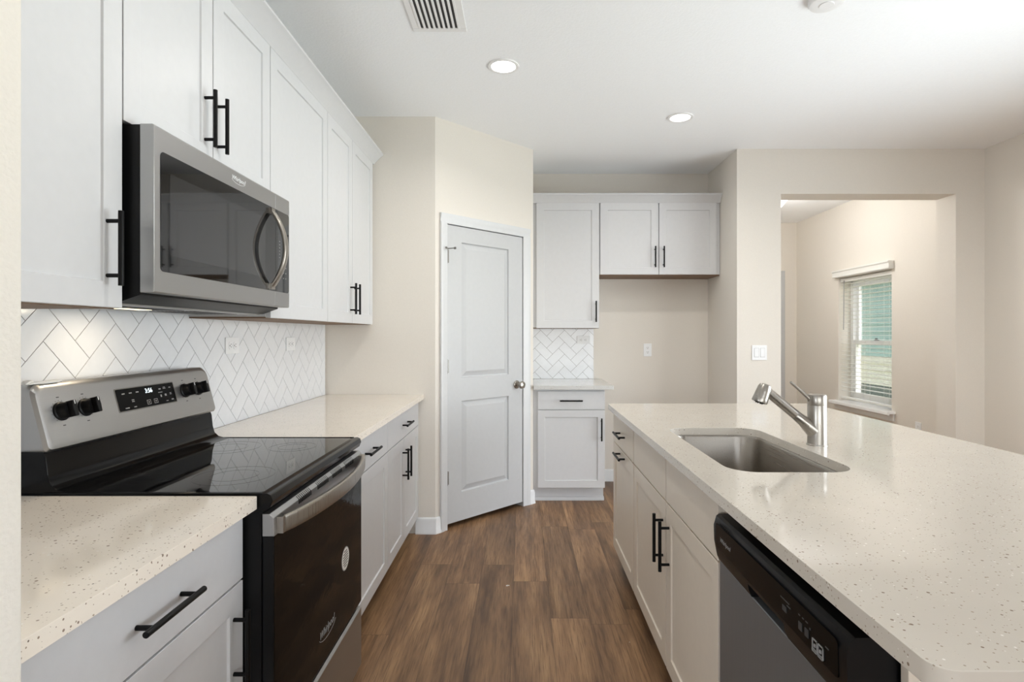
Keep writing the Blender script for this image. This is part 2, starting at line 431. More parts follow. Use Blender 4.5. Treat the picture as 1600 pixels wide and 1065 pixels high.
# glazing behind the camera
g = MB()
for y_ in (.2, 1.67, 3.14): g.box(XR+.06, XR+.12, y_, y_+.06, 0, 2.1)
g.box(XR+.06, XR+.12, .2, 3.2, 0, .06); g.box(XR+.06, XR+.12, .2, 3.2, 2.04, 2.1)
d3 = struct('door_3', g, 'trim_white'); build('pane', MB().box(XR+.085, XR+.09, .26, 3.14, .06, 2.04), 'pane_glass', d3)
g = MB()
for x_ in (-1.2, .24, 1.68, 3.14): g.box(x_, x_+.06, YR-.1, YR-.04, .35, 2.35)
g.box(-1.2, 3.2, YR-.1, YR-.04, .35, .41); g.box(-1.2, 3.2, YR-.1, YR-.04, 2.29, 2.35)
w2o = struct('window_2', g, 'trim_white'); build('pane', MB().box(-1.14, 3.14, YR-.075, YR-.07, .41, 2.29), 'pane_glass', w2o)

# baseboards: profile (offset from wall, z)
BBP = [(0, 0), (.020, 0), (.020, .012), (.014, .022), (.013, .085), (.008, .10), (0, .105)]
def baseboard(name, a, b, n):
    a = Vector((a[0], a[1], 0)); b = Vector((b[0], b[1], 0)); n = Vector((n[0], n[1], 0))
    mb = MB().prism(BBP, lambda p, t_: tuple((a if t_ == 0 else b) + n*p[0] + Vector((0, 0, p[1]))), 0, 1)
    return struct(name, mb, 'baseboard_white')
baseboard('baseboard_pantry_front', (-.70, YF), (P0[0]+.008, YF), (0, -1))
baseboard('baseboard_pantry_left', dpt(-.006), dpt(.036), (DN.x, DN.y))
baseboard('baseboard_pantry_right', dpt(.886), dpt(DL+.006), (DN.x, DN.y))
baseboard('baseboard_alcove', (.66, YB), (1.66, YB), (0, -1))
baseboard('baseboard_alcove_right', (1.66, YB), (1.66, YD), (-1, 0))
baseboard('baseboard_dining_left', (1.65, YD), (OX0, YD), (0, -1))
baseboard('baseboard_dining_right', (OX1, YD), (XR, YD), (0, -1))
baseboard('baseboard_right', (XR, 3.25), (XR, YD), (-1, 0))
baseboard('baseboard_hall_right', (XH, YD+.2), (XH, YH), (-1, 0))
baseboard('baseboard_hall_back', (3.38, YH), (XH, YH), (0, -1))

# ------------------------------------------------------------------ pantry door (diagonal)
def dbox(mb, s0, s1, n0, n1, z0, z1):
    return mb.xy([dpt(s0, n0), dpt(s1, n0), dpt(s1, n1), dpt(s0, n1)], z0, z1)
def mould(mb, s_in, s_out, z0, z1):
    w_ = s_out - s_in
    pr = [(0, 0), (0, .010), (.10, .013), (.35, .012), (.5, .016), (.8, .020), (1, .018), (1, 0)]
    mb.xy([dpt(s_in + w_*a, n_) for a, n_ in pr], z0, z1)
cas = MB(); mould(cas, .094, .036, 0, 2.058); mould(cas, .815, .886, 0, 2.058)
pr = [(0, 0), (0, .010), (.10, .013), (.35, .012), (.5, .016), (.8, .020), (1, .018), (1, 0)]
cas.prism([(2.051+.066*a, n_) for a, n_ in pr], lambda p, t_: dpt(t_, p[1]) + (p[0],), .036, .886)
trm = struct('trim_1', cas, 'casing_white', .0015, label='white moulded casing around the pantry door')
jm = MB(); dbox(jm, .0881, .094, -.10, .004, 0, 2.051); dbox(jm, .815, .8209, -.10, .004, 0, 2.051); dbox(jm, .094, .815, -.10, .004, 2.051, 2.0569)
build('door_jamb', jm, 'trim_white', trm)
dm = MB()
O = Vector(dpt(0, -.036) + (0,))
front(dm, O, D, DN, .0975, .8115, .034, 2.047, .036, [(.222, .668, .228, .852), (.222, .668, 1.012, 1.94)],
      ((0, 0), (.003, -.012), (.008, -.014), (.043, -.002)))
dr = struct('door_1', dm, 'trim_white', .001, label='white two-panel pantry door set in the diagonal wall')
for o_ in (dr,): o_.data.set_sharp_from_angle(angle=R(8))
for zc in (1.834, 1.095, .344):
    hm = MB(); a = dpt(.096, .005)
    hm.cyl((a[0], a[1], zc-.045), (a[0], a[1], zc+.045), .0055, n=12)
    hm.cyl((a[0], a[1], zc-.05), (a[0], a[1], zc+.05), .003, n=8)
    hm.xy([dpt(.098, .0), dpt(.112, 0), dpt(.112, .0015), dpt(.098, .0015)], zc-.044, zc+.044)
    h = build('hinge', hm, 'chrome', dr, .0005, 'satin nickel hinge')
    if zc > 1.8:
        a = Vector(dpt(.096, .008)+(zc+.05,))
        q = MB().tube([a, a + DN*.045 + D*.02], .0035, 8); q.cyl(a+DN*.045+D*.02, a+DN*.056+D*.025, .008, n=12)
        q.tube([a, a + DN*.02 - D*.025], .0035, 8); q.cyl(a+DN*.02-D*.025, a+DN*.026-D*.032, .007, n=12)
        build('door_stop', q, 'chrome', h)
kb = MB().lathe([(.031, 0), (.031, .004), (.026, .009), (.012, .012), (.011, .034), (.021, .040), (.028, .050), (.029, .060), (.024, .069), (.012, .073), (0, .074)], dpt(.752, .0)+(.931,), DN, 28)
build('door_knob', kb, 'nickel', dr, label='satin nickel round knob')

# ------------------------------------------------------------------ hall: door, window, blind, lamp
cm = MB().box(HX1-.006, HX1+.078, YH-.018, YH+.001, 0, 2.05); cm.box(HX0-.078, HX0+.006, YH-.018, YH+.001, 0, 2.05); cm.box(HX0-.078, HX1+.078, YH-.018, YH+.001, 2.05, 2.125)
struct('trim_2', cm, 'trim_white', .004)
dm = MB(); front(dm, (0, YH+.05, 0), (1, 0, 0), (0, -1, 0), HX0+.008, HX1-.008, .01, 2.045, .04, [(HX0+.13, HX1-.13, .22, .9), (HX0+.13, HX1-.13, 1.05, 1.92)], ((0, 0), (.012, -.010), (.04, -.003)))
d2 = struct('door_2', dm, 'trim_white', .001, label='white entry door at the end of the hall')
for zc in (1.84, .98, .25):
    build('hinge', MB().cyl((HX1-.006, YH-.014, zc-.05), (HX1-.006, YH-.014, zc+.05), .008, n=12), 'chrome', d2)

XW = XH + .135     # window unit in the depth of the wall
wf = MB()
for a in (XW,):
    wf.box(a, a+.08, WY0, WY0+.05, WZ0, WZ1); wf.box(a, a+.08, WY1-.05, WY1, WZ0, WZ1)
    wf.box(a, a+.08, WY0, WY1, WZ0, WZ0+.05); wf.box(a, a+.08, WY0, WY1, WZ1-.05, WZ1)
win = struct('window_1', wf, 'window_white', .003, label='white single-hung window in the hall wall')
for nm, za, zb, off in (('lower_sash', WZ0+.05, 1.245, .0), ('upper_sash', 1.195, WZ1-.05, .035)):
    s_ = MB(); x0 = XW+.005+off; x1 = x0+.03; y0 = WY0+.05; y1 = WY1-.05
    s_.box(x0, x1, y0, y0+.035, za, zb); s_.box(x0, x1, y1-.035, y1, za, zb)
    s_.box(x0, x1, y0+.035, y1-.035, za, za+.045); s_.box(x0, x1, y0+.035, y1-.035, zb-.045, zb)
    so = build(nm, s_, 'window_white', win, .002)
    build('pane', MB().box(x0+.012, x0+.016, y0+.035, y1-.035, za+.045, zb-.045), 'pane_glass', so)
lk = MB().box(XW-.005, XW+.012, 5.70, 5.76, 1.245, 1.257); lk.cyl((XW, 5.73, 1.255), (XW, 5.73, 1.268), .012, n=12); lk.box(XW-.01, XW-.003, 5.70, 5.73, 1.257, 1.265)
build('latch', lk, 'black_plastic', win, .001, 'black sash latch')
sl = MB().xz([(XH-.07, WZ0-.035), (XH-.062, WZ0-.035), (XH-.06, WZ0-.02), (XH-.05, WZ0-.018), (XH+.14, WZ0-.018), (XH+.14, WZ0+.004), (XH-.075, WZ0+.004), (XH-.08, WZ0-.005), (XH-.08, WZ0-.028)], WY0-.06, WY1+.06)
sl.box(XH-.016, XH-.0005, WY0-.045, WY1+.045, WZ0-.09, WZ0-.018)
build('window_sill', sl, 'window_white', win, .003)

BX = XH + .045
bl = thing('window_blind', 'white slatted blind with valance hanging in the hall window', 'blind', (BX, (WY0+WY1)/2, WZ0))
vm = MB().xz([(XH-.05, 1.935), (XH-.055, 1.945), (XH-.05, 1.96), (XH-.052, 1.99), (XH-.06, 2.0), (XH-.06, 2.012), (XH-.001, 2.012), (XH-.001, 1.935)], WY0-.035, WY1+.035)
build('valance', vm, 'blind_white', bl, .002)
build('head_rail', MB().box(BX-.028, BX+.028, WY0+.008, WY1-.008, 1.885, 1.925), 'blind_white', bl, .002)
sm = MB(); zz = 1.865; k = 0
while zz > WZ0 + .075:
    tl = R(-1)
    pts = [(-.025, -.0008), (0, .0014), (.025, -.0008), (.025, -.0032), (0, -.001), (-.025, -.0032)]
    sm.xz([(BX + a*math.cos(tl) - b*math.sin(tl), zz + a*math.sin(tl) + b*math.cos(tl)) for a, b in pts], WY0+.012, WY1-.012)
    zz -= .0435
build('slats', sm, 'blind_white', bl)
build('bottom_rail', MB().box(BX-.026, BX+.026, WY0+.012, WY1-.012, WZ0+.03, WZ0+.05), 'blind_white', bl, .003)
for yc in (WY0+.14, (WY0+WY1)/2, WY1-.14):
    q = MB()
    for dx_ in (-.0265, .0265): q.cyl((BX+dx_, yc, WZ0+.045), (BX+dx_, yc, 1.89), .0011, n=6)
    build('ladder_cord', q, 'blind_white', bl)
build('tilt_wand', MB().cyl((BX-.04, WY1-.09, 1.36), (BX-.036, WY1-.09, 1.90), .0045, n=8), 'grey_mark', bl, label='clear hanging tilt wand')

hl = thing('ceiling_lamp', 'glowing glass bowl lamp on the hall ceiling seen past the opening edge', 'light', (2.44, 5.5, CZ))
build('canopy', MB().lathe([(.17, 0), (.175, -.012), (.165, -.04), (.12, -.06), (0, -.06)], (2.44, 5.5, CZ), (0, 0, 1), 40), 'nickel', hl)
build('glass_bowl', MB().lathe([(.10, -.03), (.188, -.07), (.19, -.085), (.18, -.115), (.125, -.178), (.06, -.205), (0, -.21)], (2.44, 5.5, CZ), (0, 0, 1), 40), 'bowl_glow', hl, label='glowing white glass bowl')
lamp('hall_bulb', 'POINT', (2.44, 5.5, CZ-.30), 27, (1, .985, .96), shadow_soft_size=.12)

# ------------------------------------------------------------------ outside the hall window
ho = thing('house', 'teal sided neighbouring house with cream lower wall outside the window', 'house', (7.2, 11, 0))
m = MB()
z_ = .86
while z_ < 2.42:
    m.xz([(7.2, z_), (7.18, z_+.005), (7.2, z_+.16), (7.3, z_+.16), (7.3, z_)], 6, 18); z_ += .16
build('siding', m, 'siding_teal', ho)
m = MB(); z_ = .28
while z_ < .84:
    m.xz([(7.19, z_), (7.165, z_+.005), (7.19, z_+.145), (7.3, z_+.145), (7.3, z_)], 6, 18); z_ += .145
build('lower_siding', m, 'siding_cream', ho)
build('foundation', MB().box(7.16, 7.3, 6, 18, -.25, .279), 'siding_dark', ho)
build('eave', MB().xz([(6.85, 2.46), (6.85, 2.62), (8.5, 3.5), (8.5, 3.3), (7.3, 2.46)], 6, 18), 'eave_brown', ho)
struct('ground', MB().box(3.8, 30, -10, 40, -.4, -.25), 'grass')

# ------------------------------------------------------------------ ceiling fixtures
def can_light(x, y, label, energy=5):
    t_ = thing('recessed_light', label, 'light', (x, y, CZ), 'recessed ceiling lights')
    build('trim_ring', MB().lathe([(.064, -.001), (.066, -.006), (.074, -.008), (.082, -.006), (.083, 0), (.064, 0)], (x, y, CZ), (0, 0, 1), 40), 'vent_white', t_)
    build('lens', MB().lathe([(.0655, -.0005), (.0655, -.004), (.03, -.005), (0, -.005)], (x, y, CZ), (0, 0, 1), 36), 'lamp_glow', t_, label='glowing white lens')
    l = lamp('recessed_bulb', 'AREA', (x, y, CZ-.012), energy, (1, .96, .9), (x, y, 0), shape='DISK', size=.12)
    l.data.spread = R(150)
can_light(-.10, 2.958, 'lit recessed ceiling light in front of the pantry door, nearer of the two')
can_light(1.044, 3.657, 'lit recessed ceiling light over the island end before the wall cabinets, farther of two')
vt = thing('ceiling_vent', 'white slotted air vent in the ceiling above the range side', 'vent', (-.386, 2.43, CZ))
fm = MB(); vx0, vx1, vy0, vy1 = -.512, -.261, 2.20, 2.615
fm.box(vx0, vx1, vy0, vy0+.03, CZ-.006, CZ-.0005); fm.box(vx0, vx1, vy1-.028, vy1, CZ-.006, CZ-.0005)
fm.box(vx0, vx0+.03, vy0+.03, vy1-.028, CZ-.006, CZ-.0005); fm.box(vx1-.03, vx1, vy0+.03, vy1-.028, CZ-.006, CZ-.0005)
build('frame', fm, 'vent_white', vt, .002)
build('duct', MB().box(vx0+.028, vx1-.028, vy0+.028, vy1-.026, CZ-.002, CZ-.0006), 'duct_shade', vt, label='dark sheet painted as the shaded opening behind the slats')  # flat dark sheet, the duct's inner shade put into its colour
lv = MB()
for i in range(9):
    xx = vx0 + .030 + i*(.191-.010)/8
    lv.box(xx, xx+.0105, vy0+.03, vy1-.028, CZ-.008, CZ-.0022)
build('louvre', lv, 'vent_white', vt, .001)
build_sd = thing('smoke_detector', 'white round disc on the ceiling at the top edge', 'detector', (1.30, 2.365, CZ))
build('housing', MB().lathe([(.072, 0), (.072, -.012), (.066, -.024), (.05, -.028), (0, -.028)], (1.30, 2.365, CZ), (0, 0, 1), 40), 'vent_white', build_sd)
build('grille', MB().lathe([(.03, -.0275), (.028, -.031), (0, -.031)], (1.30, 2.365, CZ), (0, 0, 1), 24), 'vent_white', build_sd)

# ------------------------------------------------------------------ herringbone backsplashes
def clip(poly, x0, x1, y0, y1):
    def cut(ps, f, inter):
        out = []
        for i, p in enumerate(ps):
            q = ps[(i+1) % len(ps)]
            if f(p): out.append(p)
            if f(p) != f(q): out.append(inter(p, q))
        return out
    for f, ax, val in ((lambda p: p[0] >= x0, 0, x0), (lambda p: p[0] <= x1, 0, x1), (lambda p: p[1] >= y0, 1, y0), (lambda p: p[1] <= y1, 1, y1)):
        def inter(p, q, ax=ax, val=val):
            k_ = (val-p[ax])/(q[ax]-p[ax]); return (p[0]+(q[0]-p[0])*k_, p[1]+(q[1]-p[1])*k_)
        if not poly: return []
        poly = cut(poly, f, inter)
    return poly
def herring(u0, u1, z0, z1, uo, zo, fn, thick=.008, W=.0755, gr=.0011):
    mb = MB(); c45 = math.sqrt(.5)
    for k_ in range(-30, 60):
        for m_ in range(-20, 20):
            for rx, ry, rw, rh in ((k_+4*m_, k_, 2, 1), (k_+2+4*m_, k_-1, 1, 2)):
                g_ = gr/W
                cs = [(rx+g_, ry+g_), (rx+rw-g_, ry+g_), (rx+rw-g_, ry+rh-g_), (rx+g_, ry+rh-g_)]
                pl = [(uo + W*c45*(x-y), zo + W*c45*(x+y)) for x, y in cs]
                if max(p[0] for p in pl) < u0 or min(p[0] for p in pl) > u1 or max(p[1] for p in pl) < z0 or min(p[1] for p in pl) > z1: continue
                pl = clip(pl, u0, u1, z0, z1)
                if len(pl) >= 3: mb.prism(pl, fn, .002, thick)
    return mb
bs = thing('backsplash', 'white herringbone tile backsplash behind the range and left counter', 'backsplash', (XL, 2.2, .914))
bu0, bu1 = .71, 3.63
build('grout', MB().box(XL+.0008, XL+.0065, bu0, bu1, .915, 1.40), 'grout', bs)
build('tiles', herring(bu0, bu1, .915, 1.40, 1.653, 1.238, lambda p, t_: (XL+t_, p[0], p[1])), 'tile_white', bs)
bs = thing('backsplash', 'small white herringbone tile backsplash above the short far counter', 'backsplash', (.35, YB, .914))
build('grout', MB().box(.086, .637, YB-.0065, YB-.0008, .915, 1.36), 'grout', bs)
build('tiles', herring(.086, .637, .915, 1.36, .271, 1.133, lambda p, t_: (p[0], YB-t_, p[1])), 'tile_white', bs)

# ------------------------------------------------------------------ outlets and switch
def outlet(pos, Rt, Up, label, horizontal=False, group='wall outlets'):
    """duplex outlet; Rt along the long side"""
    t_ = thing('wall_outlet', label, 'outlet', pos, group)
    Rt = Vector(Rt); Up = Vector(Up); N = Rt.cross(Up) if not horizontal else Rt.cross(Up); o_ = Vector(pos)
    fn = lambda a0: (lambda p, d: tuple(o_ + Rt*p[0] + Up*p[1] + N*d))
    build('plate', MB().prism(rrect(-.0575, .0575, -.036, .036, .004, 3), fn(0), .0005, .006), 'outlet_white', t_, .0015)
    for s_ in (-1, 1):
        c_ = s_*.0195
        rc = build('receptacle', MB().prism(rrect(c_-.014, c_+.014, -.017, .017, .009, 5), fn(0), .005, .0075), 'outlet_white', t_, .0005)
        sl_ = MB()
        for b_ in (-.006, .006): sl_.prism([(c_-.001, b_-.0011), (c_+.007, b_-.0011), (c_+.007, b_+.0011), (c_-.001, b_+.0011)], fn(0), .0074, .0079)
        sl_.prism(rrect(c_-.010, c_-.005, -.0025, .0025, .0015, 3), fn(0), .0074, .0079)
        build('slot', sl_, 'slot_dark', rc, label='dark plug slots')
    build('screw', MB().prism([(.0028*math.cos(a*math.pi/5), .0028*math.sin(a*math.pi/5)) for a in range(10)], fn(0), .006, .0068), 'outlet_white', t_)
outlet((XL+.008, 2.46, 1.26), (0, 1, 0), (0, 0, 1), 'white sideways outlet on the left backsplash nearest the range', True)
outlet((XL+.008, 3.08, 1.256), (0, 1, 0), (0, 0, 1), 'white sideways outlet on the left backsplash toward the far corner', True)
outlet((.545, YB-.008, 1.259), (1, 0, 0), (0, 0, 1), 'white sideways outlet on the small far backsplash', True)
outlet((1.12, YB, 1.17), (0, 0, 1), (-1, 0, 0), 'white upright outlet on the beige alcove wall')
outlet((XH, 4.93, .47), (0, 0, 1), (0, 1, 0), 'white upright outlet low on the hall wall right of the window')
sw = thing('light_switch', 'white double rocker switch on the wall left of the opening', 'switch', (1.832, YD, 1.168))
fn = lambda p, d: (1.832+p[0], YD-d, 1.168+p[1])
build('plate', MB().prism(rrect(-.058, .058, -.0575, .0575, .004, 3), fn, .0005, .006), 'outlet_white', sw, .0015)
for s_ in (-.023, .023):
    build('rocker', MB().prism(rrect(s_-.0165, s_+.0165, -.0335, .0335, .002, 2), fn, .0055, .0085), 'outlet_white', sw, .0015)
    build('surround', MB().prism(rrect(s_-.0178, s_+.0178, -.035, .035, .002, 2), fn, .005, .0063), 'grey_mark', sw)

# ------------------------------------------------------------------ left wall cabinets
UY, UN = (0, 1, 0), (1, 0, 0)
XU = -.995; XUD = -.975      # carcass front, door front
def upper(y0, y1, z0, z1, label, doors, handles):
    t_ = thing('wall_cabinet', label, 'cabinet', (XL, (y0+y1)/2, z0), 'white upper cabinets along the left wall')
    build('body', MB().box(XL+.0005, XU, y0+.0005, y1-.0005, z0+.006, 2.43), 'cabinet_white', t_)
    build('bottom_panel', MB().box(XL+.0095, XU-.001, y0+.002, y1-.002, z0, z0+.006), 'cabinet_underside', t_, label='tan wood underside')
    for (a, b), hd in zip(doors, handles):
        d_ = shaker(t_, (XU, 0, 0), UY, UN, a+.0024, b-.0024, z0+.002, z1, 'cabinet_white')
        if hd: handle(d_, (XUD, hd[0], hd[1]), UN, (0, 0, 1))
    return t_
upper(.712, 1.352, 1.372, 2.425, 'white upper cabinet left of the microwave, nearest the camera', [(.712, 1.352)], [(1.300, 1.512)])
upper(1.352, 2.143, 1.832, 2.425, 'short white two-door upper cabinet directly above the microwave', [(1.352, 1.7465), (1.7465, 2.143)], [(1.70, 1.972), (1.768, 1.972)])
upper(2.143, 2.774, 1.372, 2.425, 'tall white single-door upper cabinet just right of the microwave', [(2.143, 2.774)], [(2.185, 1.512)])
upper(2.774, 3.640, 1.372, 2.425, 'tall white two-door upper cabinet in the corner by the pantry wall', [(2.774, 3.178), (3.178, 3.61)], [(3.14, 1.512), (3.215, 1.512)])
CP = [(0, 0), (.003, .004), (.008, .012), (.046, .050), (.056, .056), (.062, .060), (.062, .070), (-.02, .070), (-.02, 0)]
cr = build('crown_molding', MB().xz([(XUD+a, 2.4253+b) for a, b in CP], .712, 3.643), 'cabinet_white', None)
tag(cr, 'long white crown molding along the top of the left upper cabinets', 'molding', 'crown moldings')

# ------------------------------------------------------------------ left base cabinets and counters
XB, XBD = -.70, -.68
def base_left(y0, y1, label, drawers, doors, grp='white base cabinets along the left wall'):
    t_ = thing('base_cabinet', label, 'cabinet', (XL, (y0+y1)/2, 0), grp)
    build('body', MB().box(XL+.001, XB, y0+.0005, y1-.0005, .112, .883), 'cabinet_white', t_)
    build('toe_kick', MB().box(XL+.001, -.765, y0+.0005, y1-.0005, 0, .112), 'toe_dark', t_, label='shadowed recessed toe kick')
    for a, b in drawers:
        d_ = slab(t_, (XB, 0, 0), UY, UN, a+.0024, b-.0024, .718, .868, 'cabinet_white')
        handle(d_, (XBD, (a+b)/2, .793), UN, (0, 1, 0))
    for a, b, hy in doors:
        d_ = shaker(t_, (XB, 0, 0), UY, UN, a+.0024, b-.0024, .118, .713, 'cabinet_white')
        if hy: handle(d_, (XBD, hy, .573), UN, (0, 0, 1))
base_left(.712, 1.354, 'white base cabinet at lower left between the wall end and the range', [(.728, 1.350)], [(.728, 1.350, 1.305)])
base_left(2.116, 2.796, 'white single-door base cabinet just beyond the range', [(2.120, 2.796)], [(2.120, 2.796, 2.158)])
base_left(2.796, 3.640, 'white two-door base cabinet in the corner below the long left counter', [(2.796, 3.625)], [(2.796, 3.185, 3.145), (3.185, 3.625, 3.228)])
def counter(label, mat, outer, hole=None, z0=.884, z1=.914, bevel=.0035):
    bm = bmesh.new(); es = []
    for loop in [outer] + ([hole] if hole else []):
        vs = [bm.verts.new((x, y, z1)) for x, y in loop]
        es += [bm.edges.new((vs[i], vs[(i+1) % len(vs)])) for i in range(len(vs))]
    bmesh.ops.triangle_fill(bm, use_beauty=True, use_dissolve=False, edges=es)
    r_ = bmesh.ops.extrude_face_region(bm, geom=bm.faces[:])
    bmesh.ops.translate(bm, verts=[q for q in r_['geom'] if isinstance(q, bmesh.types.BMVert)], vec=(0, 0, z0-z1))
    me = bpy.data.meshes.new('countertop'); bm.to_mesh(me); bm.free(); me.materials.append(MAT[mat])
    o = bpy.data.objects.new('countertop', me); C.objects.link(o); BASE[o.name] = Vector((0, 0, 0)); finish(o, bevel, 3)
    return tag(o, label, 'countertop', 'quartz countertops')
counter('speckled cream quartz countertop at lower left, nearest the camera', 'quartz_cream', rrect(XL+.009, -.647, .710, 1.356, [0, .004, .008, 0], 3))
counter('cream quartz countertop running from the range to the pantry wall', 'quartz_cream', rrect(XL+.009, -.647, 2.114, 3.643, [0, .008, .0, 0], 3))

# ------------------------------------------------------------------ far wall cabinets
BN, BU = (0, -1, 0), (1, 0, 0)
t_ = thing('wall_cabinet', 'tall white upper cabinet on the far wall right of the pantry', 'cabinet', (.37, YB, 1.36), 'white cabinets on the far wall')
build('body', MB().box(.0865, .646, 4.65, YB-.001, 1.366, 2.42), 'cabinet_white', t_)
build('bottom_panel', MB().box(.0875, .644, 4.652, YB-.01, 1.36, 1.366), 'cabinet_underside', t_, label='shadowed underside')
d_ = shaker(t_, (0, 4.65, 0), BU, BN, .119, .643, 1.362, 2.408, 'cabinet_white', .062); handle(d_, (.615, 4.63, 1.50), BN, (0, 0, 1))
t_ = thing('wall_cabinet', 'short white two-door cabinet bridging the fridge alcove on the far wall', 'cabinet', (1.15, YB, 1.80), 'white cabinets on the far wall')
build('body', MB().box(.6465, 1.658, 4.65, YB-.001, 1.812, 2.42), 'cabinet_white', t_)
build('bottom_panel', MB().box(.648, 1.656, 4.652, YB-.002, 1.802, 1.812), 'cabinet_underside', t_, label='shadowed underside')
d_ = shaker(t_, (0, 4.65, 0), BU, BN, .653, 1.138, 1.81, 2.408, 'cabinet_white'); handle(d_, (1.108, 4.63, 1.955), BN, (0, 0, 1))
d_ = shaker(t_, (0, 4.65, 0), BU, BN, 1.146, 1.626, 1.81, 2.408, 'cabinet_white'); handle(d_, (1.180, 4.63, 1.955), BN, (0, 0, 1))
cr = build('crown_molding', MB().yz([(4.63-a*.75, 2.4083+b) for a, b in CP], .0865, 1.658), 'cabinet_white', None)
tag(cr, 'shorter white crown molding on top of the far wall cabinets', 'molding', 'crown moldings')
t_ = thing('base_cabinet', 'white base cabinet with one drawer and door on the far wall', 'cabinet', (.37, YB, 0))
build('body', MB().box(.0865, .642, 4.31, YB-.021, .119, .883), 'cabinet_white', t_)
tk = MB().box(.0865, .642, 4.385, YB-.021, 0, .119); tk.yz([(4.385, 0), (4.365, 0), (4.365, .012), (4.372, .026), (4.385, .03)], .0865, .645)
build('toe_kick', tk, 'cabinet_white', t_)
d_ = slab(t_, (0, 4.31, 0), BU, BN, .121, .640, .727, .868, 'cabinet_white'); handle(d_, (.378, 4.29, .797), BN, (1, 0, 0))
d_ = shaker(t_, (0, 4.31, 0), BU, BN, .121, .640, .121, .722, 'cabinet_white', .055); handle(d_, (.612, 4.29, .575), BN, (0, 0, 1))
counter('short pale grey quartz countertop on the far wall cabinet', 'quartz_grey', rrect(.0865, .705, 4.258, YB-.009, [0, .006, .0, 0], 3))

# ------------------------------------------------------------------ island
IN = (-1, 0, 0); XI, XID = .535, .515
def island_cab(y0, y1, label, fronts, doors, hfronts, panel_handle=None):
    t_ = thing('base_cabinet', label, 'cabinet', (.8, (y0+y1)/2, 0), 'shade-tinted white island cabinets')
    if y1 > 2.6: build('body', MB().box(XI, 1.12, y0+.0005, y1-.0005, .112, .883), 'island_shade_tint', t_)
    else:   # open-topped carcass that holds the sink bowl
        q = MB().box(XI, XI+.018, y0+.0005, y1-.0005, .112, .883); q.box(1.10, 1.12, y0+.0005, y1-.0005, .112, .883)
        q.box(XI+.018, 1.10, y0+.0005, y0+.018, .112, .883); q.box(XI+.018, 1.10, y1-.018, y1-.0005, .112, .883); q.box(XI+.018, 1.10, y0+.018, y1-.018, .112, .13)
        build('body', q, 'island_shade_tint', t_)
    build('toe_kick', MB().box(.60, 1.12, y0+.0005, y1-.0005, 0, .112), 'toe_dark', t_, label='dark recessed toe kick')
    for a, b in fronts:
        d_ = slab(t_, (XI, 0, 0), UY, IN, a+.0036, b-.0036, .714, .866, 'island_shade_tint')
        if hfronts: handle(d_, (XID, (a+b)/2, .790), IN, (0, 1, 0))
    for a, b, hy in doors:
        d_ = shaker(t_, (XI, 0, 0), UY, IN, a+.0036, b-.0036, .118, .708, 'island_shade_tint')
        if hy: handle(d_, (XID, hy, .567), IN, (0, 0, 1))
        if panel_handle: handle(d_, (XID, panel_handle[0], panel_handle[1]), IN, (0, 1, 0))
island_cab(2.560, 3.135, 'shade-tinted white island cabinet at the far end with two stacked horizontal pulls', [(2.562, 3.13)], [(2.562, 3.13, None)], True, (2.846, .682))
island_cab(1.451, 2.560, 'shade-tinted white two-door island cabinet beneath the sink', [(1.453, 1.985), (1.985, 2.558)], [(1.453, 1.985, 1.94), (1.985, 2.558, 2.025)], False)
ip = build('end_panel', MB().box(.578, 1.30, .828, .846, 0, .883), 'island_shade_tint', None, .0015); tag(ip, 'shade-tinted white island end panel beside the dishwasher at the bottom edge', 'panel')
bp = build('back_panel', MB().box(1.282, 1.30, .847, 3.135, 0, .883), 'island_shade_tint', None, .0015); tag(bp, 'shade-tinted white long back panel closing the seating side of the island', 'panel')
SX0, SX1, SY0, SY1 = .606, .978, 1.590, 2.346
counter('large speckled quartz island countertop with the sink cut into it', 'quartz_island', rrect(.489, 1.647, .651, 3.170, .028, 6), rrect(SX0, SX1, SY0, SY1, .085, 10))
# sink bowl
sk = thing('sink', 'stainless undermount sink bowl set in the island counter', 'sink', ((SX0+SX1)/2, (SY0+SY1)/2, .66))
def loop(ins, r_): return rrect(SX0+ins, SX1-ins, SY0+ins, SY1-ins, r_, 8)
levels = [(-.030, .115, .8835), (.006, .080, .8835), (.009, .078, .876), (.012, .076, .70), (.018, .072, .68), (.034, .06, .668), (.06, .045, .664)]
mb = MB(); n_ = len(loop(0, .05)); vs = []; fs = []
for ins, r_, z_ in levels: vs += [(x, y, z_) for x, y in loop(ins, r_)]
for i in range(len(levels)-1):
    for j in range(n_): fs.append((i*n_+j, i*n_+(j+1) % n_, (i+1)*n_+(j+1) % n_, (i+1)*n_+j))
fs.append(tuple((len(levels)-1)*n_+j for j in range(n_))); mb.add(vs, fs)
so = build('bowl', mb, 'steel_sink', sk); sd = so.modifiers.new('solid', 'SOLIDIFY'); sd.thickness = .0015; sd.offset = 0
build('drain', MB().lathe([(.056, .0), (.056, .003), (.045, .004), (.04, .001), (.012, .0015), (.011, .006), (0, .007)], ((SX0+SX1)/2, (SY0+SY1)/2, .6645), (0, 0, 1), 32), 'chrome', sk, label='round strainer drain')
